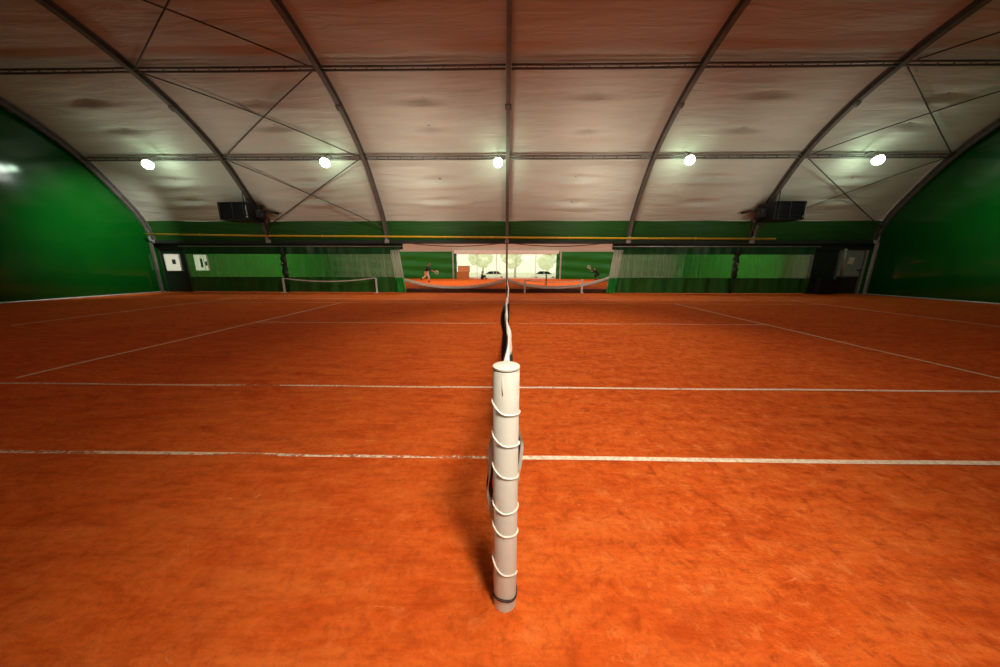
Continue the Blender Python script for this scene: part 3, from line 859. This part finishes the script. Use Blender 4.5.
# dark strip that lies along the foot of the opening
struct(MB().box((0, 16.2, .05), (10.7, .10, .30)).build('trim_5', M['foot_strip']))
BL = [(-11.68, .80, -11.58, 'left of the left inner curtain'), ]
t = thing('low_net_stand', 'small white low net stand with two posts in the opening right of the middle column', 'net stand', (2.4, 15.98, 0), 'low white net stands')
for x in (.94, 3.88):
    MB().box((x, 15.98, .36), (.09, .07, .72), bev=.01).build('post', M['white'], t)
    MB().box((x, 15.9, .02), (.09, .34, .04), bev=.008).build('foot', M['white'], t)
strip(sag(.98, .66, 3.84, .66, .10, 15.98), .04).build('top_cord', M['tape'], t)
strip(sag(.98, .46, 3.84, .46, .09, 15.98), .03).build('lower_cord', M['tape'], t)
t = thing('low_net_stand', 'small white low net stand in front of the left inner curtain', 'net stand', (-9.1, 15.76, 0), 'low white net stands')
for x in (-11.50, -6.68):
    MB().box((x, 15.76, .38), (.08, .07, .76), bev=.01).build('post', M['white'], t)
    MB().box((x, 15.68, .02), (.09, .30, .04), bev=.008).build('foot', M['white'], t)
strip(sag(-11.46, .74, -6.72, .78, .17, 15.76), .05).build('top_cord', M['tape'], t)
# drooping dark cables under the beam in the opening
for x0, x1, lab in ((-5.3, -.05, 'dark cable drooping under the beam, left of the middle column'), (.05, 5.2, 'dark cable drooping under the beam, right of the middle column')):
    o = MB().tube(sag(x0, 2.55, x1, 2.55, .18, 16.5), .022, 6).build('drooping_cable', M['cable'], smooth=True)
    tag(o, lab, 'cable', 'cables under the beam')

# ------------------------------------------------------------------ the second hall beyond
YF = 16.62
def far_mem(x, s):
    u, z, nu, nz = at_s(s)
    return Vector((x, 24.4+u*.935+nu*.1, z+nz*.1))
struct(MB().grid(lambda a, b: far_mem(-XW+2*XW*a, -s_of_z(2.62)+2*s_of_z(2.62)*b), 36, 60).build('ceiling_far', M['cream'], smooth=True))
for sg, nm in ((-1, 'wall_far_left'), (1, 'wall_far_right')):
    def f(a, b):
        y = 16.6+15.7*a; u = (y-24.4)/.935; z = 2.6
        for q0, q1 in zip(TAB, TAB[1:]):
            if q1[1] >= abs(u): z = q0[2]; break
        return Vector((sg*18.05, y, (z+.15)*b))
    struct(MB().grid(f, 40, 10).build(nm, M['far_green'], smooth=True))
# far long wall: green sheets either side of the windows
def far_sheet(x0, x1):
    def f(a, b):
        x = x0+(x1-x0)*a; z = 2.72*b
        return Vector((x, 32.12+.05*math.sin(z*6.5+x*.4)+.02*math.sin(x*3), z))
    return MB().grid(f, 60, 24)
struct(far_sheet(-18.1, -5.05).build('wall_far_back', M['far_green'], smooth=True))
struct(far_sheet(5.10, 18.1).build('wall_far_back_right', M['far_green'], smooth=True))
struct(MB().box((0, 32.0, 2.68), (10.6, .12, .34)).box((0, 32.15, .04), (10.2, .12, .12)).build('trim_6', M['white']))
for i in range(5):
    x0 = -4.98+i*2.0; x1 = x0+2.0
    t = bpy.data.objects.new(f'window_{i+1}', None); COL.objects.link(t); t.location = ((x0+x1)/2, 32.1, .1); struct(t)
    f = MB()
    for xx in (x0+.015, x1-.015): f.box((xx, 32.1, 1.30), (.03, .05, 2.4))
    for zz in (.12, 2.49): f.box(((x0+x1)/2, 32.1, zz), (2.0, .05, .04))
    f.build('window_frame', M['white'], t)
    MB().box(((x0+x1)/2, 32.11, 1.30), (1.94, .008, 2.34)).build('window_pane', M['glass'], t)
# two posts of the far hall
for x, lab in ((-5.35, 'slim grey far column left of the bright windows'), (5.45, 'slim grey far column right of the bright windows')):
    o = MB().box((x, 31.6, 1.35), (.14, .14, 2.7), bev=.01).build('far_column', M['galv'])
    tag(o, lab, 'column', 'far hall columns')
# stacked boxes before the windows
for (x, z, w, h, m, lab) in ((-4.32, .34, 1.18, .70, 'crate', 'orange-brown box before the far windows, lower of the stack'),
                             (-4.22, .99, 1.14, .60, 'crate2', 'paler brown box before the far windows, on top of the stack')):
    t = thing('storage_box', lab, 'box', (x, 31.2, z-h/2), 'stacked boxes before the windows')
    MB().box((x, 31.2, z), (w, .6, h), bev=.015).build('body', M[m], t)
    MB().box((x, 31.2, z+h/2+.012), (w+.03, .63, .03), bev=.008).build('lid', M[m], t)
o = MB().box((2.62, 20.5, .38), (.07, .07, .76), bev=.01).box((2.62, 20.5, .015), (.30, .30, .03), bev=.005).box((2.62, 20.5, .78), (.12, .10, .05), bev=.01).build('dark_post', M['rubber'])
tag(o, 'thin dark low post on the clay beyond the barrier net, right of the middle column', 'post')
# court lines of the far court are worn away; lamps of the far hall
for x in (-14, -5, 5, 14):
    add_light('far_hall_light', 'AREA', (x, 24.4, 6.8), 420, (.95, 1, .88), (0, 0, 0), 1.6)

# ------------------------------------------------------------------ people
def skinned(name, verts, edges, mat, parent, root=0, sub=2):
    me = bpy.data.meshes.new(name)
    me.from_pydata([v[0] for v in verts], edges, [])
    me.materials.append(mat)
    o = bpy.data.objects.new(name, me); link(o, parent)
    sk = o.modifiers.new('skin', 'SKIN'); sk.use_smooth_shade = True; sk.branch_smoothing = .3
    layer = me.skin_vertices[0] if me.skin_vertices else None
    if layer is None:
        bm = bmesh.new(); bm.from_mesh(me); bm.verts.layers.skin.verify(); bm.to_mesh(me); bm.free(); layer = me.skin_vertices[0]
    for i, v in enumerate(verts):
        r = v[1]; layer.data[i].radius = (r, r) if not isinstance(r, tuple) else r
        layer.data[i].use_root = (i == root)
    sb = o.modifiers.new('sub', 'SUBSURF'); sb.levels = sub; sb.render_levels = sub
    for p in me.polygons: p.use_smooth = True
    return o
def person(label, loc, J, tops, legs_mat, shoe_mat, group=None, hair_len=.0, sleeve=True):
    """J: joints in local metres: pelvis, chest, neck, head, sh/el/wr l r, hip/kn/an/toe l r"""
    L = Vector(loc)
    t = thing('person', label, 'person', loc, group)
    names = ['pelvis', 'waist', 'chest', 'neck', 'head', 'crown']
    rad = dict(pelvis=.125, waist=.115, chest=.135, neck=.055, head=.088, crown=.075)
    J = {k: Vector(v) for k, v in J.items()}
    if 'waist' not in J: J['waist'] = J['pelvis'].lerp(J['chest'], .45)
    hd = (J['head']-J['neck']).normalized(); J['crown'] = J['head']+hd*.09
    V = []; E = []; idx = {}
    def add(k, p, r, par=None):
        idx[k] = len(V); V.append((L+p, r))
        if par: E.append((idx[par], idx[k]))
    add('pelvis', J['pelvis'], .12); add('waist', J['waist'], .105, 'pelvis'); add('chest', J['chest'], .125, 'waist')
    add('neck', J['neck'], .052, 'chest'); add('head', J['head'], .085, 'neck'); add('crown', J['crown'], .07, 'head')
    for s in 'lr':
        add('sh'+s, J['sh'+s], .058, 'chest'); add('el'+s, J['el'+s], .042, 'sh'+s); add('wr'+s, J['wr'+s], .028, 'el'+s)
        d = (J['wr'+s]-J['el'+s]).normalized(); side = d.cross(Vector((0, 1, 0)));
        if side.length < .1: side = d.cross(Vector((1, 0, 0)))
        side.normalize()
        add('pa'+s, J['wr'+s]+d*.06, .030, 'wr'+s)
        for q in range(4):
            off = side*(-.027+.018*q); ln = (.065, .078, .072, .055)[q]
            add(f'f{q}a'+s, J['wr'+s]+d*.095+off, .0095, 'pa'+s)
            add(f'f{q}b'+s, J['wr'+s]+d*(.095+ln*.8)+off-Vector((0, .012, .02)), .008, f'f{q}a'+s)
        add('tha'+s, J['wr'+s]+d*.05-side*.035, .010, 'pa'+s); add('thb'+s, J['wr'+s]+d*.09-side*.05, .009, 'tha'+s)
        add('hip'+s, J['hip'+s], .088, 'pelvis'); add('kn'+s, J['kn'+s], .058, 'hip'+s); add('an'+s, J['an'+s], .038, 'kn'+s); add('toe'+s, J['toe'+s], .035, 'an'+s)
    skinned('body', V, E, M['skin'], t)
    def garment(name, chain, mat):
        VV = []; EE = []; ii = {}
        for a, b in chain:
            for k in (a, b):
                kk, f = (k, None) if isinstance(k, str) else (k[0]+'>'+k[1], k)
                if kk not in ii:
                    ii[kk] = len(VV)
                    if f is None: p, r = V[idx[k]][0], V[idx[k]][1]
                    else:
                        p = V[idx[f[0]]][0].lerp(V[idx[f[1]]][0], f[2]); r = V[idx[f[0]]][1]*(1-f[2])+V[idx[f[1]]][1]*f[2]
                    VV.append((p, r*1.16+.008))
            key = lambda k: k if isinstance(k, str) else k[0]+'>'+k[1]
            EE.append((ii[key(a)], ii[key(b)]))
        skinned(name, VV, EE, mat, t)
    top = [('waist', 'chest'), ('pelvis', 'waist'), ('chest', ('chest', 'neck', .55))]
    for s in 'lr': top += [('chest', 'sh'+s), ('sh'+s, 'el'+s), ('el'+s, ('el'+s, 'wr'+s, .85))]
    garment('jacket', top, tops)
    bot = []
    for s in 'lr': bot += [('pelvis', 'hip'+s), ('hip'+s, 'kn'+s), ('kn'+s, ('kn'+s, 'an'+s, .75))]
    garment('trousers', bot, legs_mat)
    for s in 'lr':
        a, b_ = L+J['an'+s], L+J['toe'+s]
        skinned('shoe', [(a.lerp(b_, -.25)-Vector((0, 0, .01)), .045), (a.lerp(b_, .35), .05), (b_, .042)], [(0, 1), (1, 2)], shoe_mat, t)
    # hair cap, ears, nose, eyes, mouth
    H = L+J['head']; f_ = J.get('face', Vector((1, 0, 0))).normalized(); up = hd; sd = up.cross(f_).normalized()
    back = -f_
    skinned('hair', [(H+up*.085+f_*.02, .088), (H+up*.06+back*.04, .092), (H-up*(.02+hair_len)+back*.06, .07)], [(0, 1), (1, 2)], M['hair'], t)
    for k in (1, -1):
        MB().lathe([(0, -.012), (.010, -.008), (.012, 0), (.010, .008), (0, .012)], H+f_*.085+sd*.032*k+up*.012, 10).build('eye', M['hair'], t, True)
        MB().lathe([(0, -.03), (.014, -.018), (.018, 0), (.012, .02), (0, .03)], H+sd*.092*k, 10).build('ear', M['skin'], t, True)
    MB().tube([H+f_*.082+up*.015, H+f_*.105-up*.02, H+f_*.085-up*.032], .012, 8).build('nose', M['skin'], t, True)
    MB().tube([H+f_*.082-up*.055-sd*.025, H+f_*.090-up*.057, H+f_*.082-up*.055+sd*.025], .006, 6).build('mouth', M['shoe'], t, True)
    return t
def racket(label, hand, direction, normal):
    h = Vector(hand); d = Vector(direction).normalized(); n = Vector(normal).normalized(); s = d.cross(n).normalized()
    t = thing('tennis_racket', label, 'tennis racket', hand, 'tennis rackets')
    c = h+d*.46
    ring = [c+d*.17*math.cos(2*PI*k/32)+s*.13*math.sin(2*PI*k/32) for k in range(33)]
    MB().tube(ring, .012, 8, cap=False).build('frame', M['white'], t, True)
    b = MB()
    for k in range(-5, 6):
        w = .13*math.sqrt(max(0, 1-(k*.028/.17)**2)); b.tube([c+d*k*.028-s*w, c+d*k*.028+s*w], .0018, 4)
        l = .17*math.sqrt(max(0, 1-(k*.022/.13)**2)); b.tube([c+s*k*.022-d*l, c+s*k*.022+d*l], .0018, 4)
    b.build('strings', M['cord'], t)
    b = MB(); 
    for k in (1, -1): b.tube([h+d*.16, h+d*.30+s*.075*k*.9], .009, 6)
    b.tube([h-d*.02, h+d*.17], .010, 8); b.build('throat', M['white'], t, True)
    MB().tube([h-d*.08, h+d*.10], .017, 8).build('grip', M['rubber'], t, True)
# player running to the right, far court
p1 = (-6.42, 25.2, 0)
person('person in dark top and pale trousers mid-stride with racket on far court', p1, dict(
    pelvis=(-.08, 0, .86), chest=(.08, 0, 1.20), neck=(.14, 0, 1.36), head=(.19, 0, 1.47), face=(1, -.25, -.1),
    shl=(.08, .18, 1.28), ell=(.20, .24, 1.06), wrl=(.40, .14, .98), shr=(.09, -.18, 1.28), elr=(.20, -.26, 1.04), wrr=(.40, -.20, .95),
    hipl=(-.07, .09, .80), knl=(-.24, .10, .44), anl=(-.52, .10, .30), toel=(-.55, .10, .16),
    hipr=(-.05, -.09, .80), knr=(.16, -.10, .46), anr=(.10, -.10, .08), toer=(.26, -.11, .045)), M['cloth_dark'], M['cloth_pale'], M['shoe'], None)
racket('tennis racket held forward by the striding player', (p1[0]+.46, p1[1]-.21, .93), (.45, -.2, -.12), (.2, 1, .1))
p2 = (8.75, 30.4, 0)
person('person in dark clothes crouching with a racket before the far right green wall', p2, dict(
    pelvis=(.14, 0, .58), chest=(-.10, 0, .88), neck=(-.20, 0, 1.01), head=(-.27, 0, 1.10), face=(-1, -.3, -.1),
    shl=(-.12, -.18, .94), ell=(-.26, -.24, .74), wrl=(-.46, -.16, .82), shr=(-.12, .18, .94), elr=(-.28, .22, .74), wrr=(-.46, .10, .80),
    hipl=(.12, -.11, .54), knl=(-.12, -.20, .46), anl=(.06, -.20, .08), toel=(-.12, -.21, .045),
    hipr=(.12, .11, .54), knr=(-.10, .22, .46), anr=(.10, .22, .08), toer=(-.08, .23, .045)), M['cloth_dark'], M['cloth_dark'], M['shoe'], None)
racket('tennis racket raised to the left by the crouching player', (p2[0]-.52, p2[1]-.15, .88), (-.5, -.1, .6), (.3, 1, .2))
p3 = (-2.42, 31.2, 0)
person('person in dark clothes sitting on the ground below the far windows', p3, dict(
    pelvis=(0, 0, .14), chest=(.02, 0, .44), neck=(.03, 0, .58), head=(.05, 0, .69), face=(.5, -1, 0),
    shl=(.03, -.17, .50), ell=(.12, -.24, .32), wrl=(.26, -.20, .36), shr=(.03, .17, .50), elr=(.12, .24, .32), wrr=(.26, .18, .36),
    hipl=(.02, -.10, .13), knl=(.30, -.13, .40), anl=(.36, -.14, .08), toel=(.52, -.15, .045),
    hipr=(.02, .10, .13), knr=(.30, .13, .40), anr=(.36, .14, .08), toer=(.52, .15, .045)), M['cloth_dark'], M['cloth_dark'], M['cloth_dark'], None, .04)

# ------------------------------------------------------------------ outside the windows
struct(MB().grid(lambda a, b: Vector((-60+120*a, 32.6+60*b, -.85)), 4, 4).build('ground_outside', M['outside']))
def car(x, y, label, dirn=1):
    zb = -.85
    t = thing('car', label, 'car', (x, y, zb), 'white cars outside the windows')
    side = [(-2.0, .35), (-2.05, .70), (-1.75, .88), (-1.15, .94), (-.55, 1.38), (.75, 1.42), (1.45, .98), (1.95, .88), (2.05, .62), (2.0, .32), (1.6, .30), (1.5, .52), (1.25, .62), (1.0, .52), (.9, .30), (-.9, .30), (-1.0, .52), (-1.25, .62), (-1.5, .52), (-1.6, .30)]
    m = Matrix.Translation((x, y+.85, zb)) @ Matrix.Rotation(PI/2, 4, 'X')
    MB().prism([(px*dirn, pz) for px, pz in side], 1.7, m).build('body', M['car'], t)
    for wpoly in ([(-1.0, .95), (-.5, 1.30), (.05, 1.33), (.05, .95)], [(.13, .95), (.13, 1.33), (.70, 1.34), (1.22, .97)]):
        MB().prism([(px*dirn, pz) for px, pz in wpoly], .02, Matrix.Translation((x, y-.85, zb)) @ Matrix.Rotation(PI/2, 4, 'X')).build('side_window', M['carglass'], t)
    for wx in (-1.25, 1.25):
        MB().lathe([(0, 0), (.18, 0), (.30, .01), (.31, .05), (.31, .18), (0, .18)], (x+wx, y-.66, zb+.31), 20, Matrix.Rotation(PI/2, 4, 'X')).build('wheel', M['tyre'], t)
car(-1.9, 46, 'white car parked outside the far windows, left of the middle column', 1)
car(5.6, 46, 'white car parked outside the far windows, right of the middle column', -1)
for i, (x, y, h) in enumerate(((-11, 56, 5.2), (-4.5, 61, 6.0), (1.6, 56, 5.0), (8.0, 61, 6.4), (14, 57, 5.4))):
    lab = ['leftmost', 'second from left', 'middle', 'second from right', 'rightmost'][i]
    t = thing('tree', f'pale sunlit tree outside the far windows, {lab} of five', 'tree', (x, y, -.85), 'pale trees outside')
    MB().tube([(x, y, -.85), (x+.1, y, 1.2), (x, y, 2.2)], .16, 8, radii=[.2, .15, .12]).build('trunk', M['bark'], t, True)
    b = MB()
    for k in range(5):
        c = Vector((x+random.uniform(-1.5, 1.5), y+random.uniform(-1, 1), 1.8+random.uniform(0, h-2.4)))
        r = bmesh.ops.create_icosphere(b.b, subdivisions=3, radius=random.uniform(1.1, 1.8), matrix=Matrix.Translation(c))
        for v in r['verts']:
            d = v.co-c; v.co = c+d*(1+.28*noise.noise(v.co*1.7)+.16*noise.noise(v.co*4.3))
    b.build('crown', M['leaf'], t, False)

# ------------------------------------------------------------------ world, camera
w = bpy.data.worlds.new('sky'); S.world = w; w.use_nodes = True
bg = w.node_tree.nodes['Background']; bg.inputs[0].default_value = (.95, 1.0, .84, 1); bg.inputs[1].default_value = 1.25

cam = bpy.data.cameras.new('camera'); cam.sensor_width = 36; cam.lens = 306.05*36/1000; cam.clip_start = .02; cam.clip_end = 300
co = bpy.data.objects.new('camera', cam); COL.objects.link(co)
pit, yaw, rol = .2217, .0171, .0017
co.matrix_world = Matrix.Translation((-.0668, 0, 1.447)) @ Matrix.Rotation(yaw, 4, 'Z') @ Matrix.Rotation(PI/2-pit, 4, 'X') @ Matrix.Rotation(rol, 4, 'Z')
S.camera = co
S.view_settings.view_transform = 'Standard'
S.view_settings.look = 'None'
S.view_settings.exposure = 0.0
S.view_settings.gamma = 1.0
try:
    S.cycles.use_denoising = True
    S.cycles.max_bounces = 10; S.cycles.diffuse_bounces = 5; S.cycles.transparent_max_bounces = 24
    S.cycles.sample_clamp_indirect = 6.0
except Exception: pass
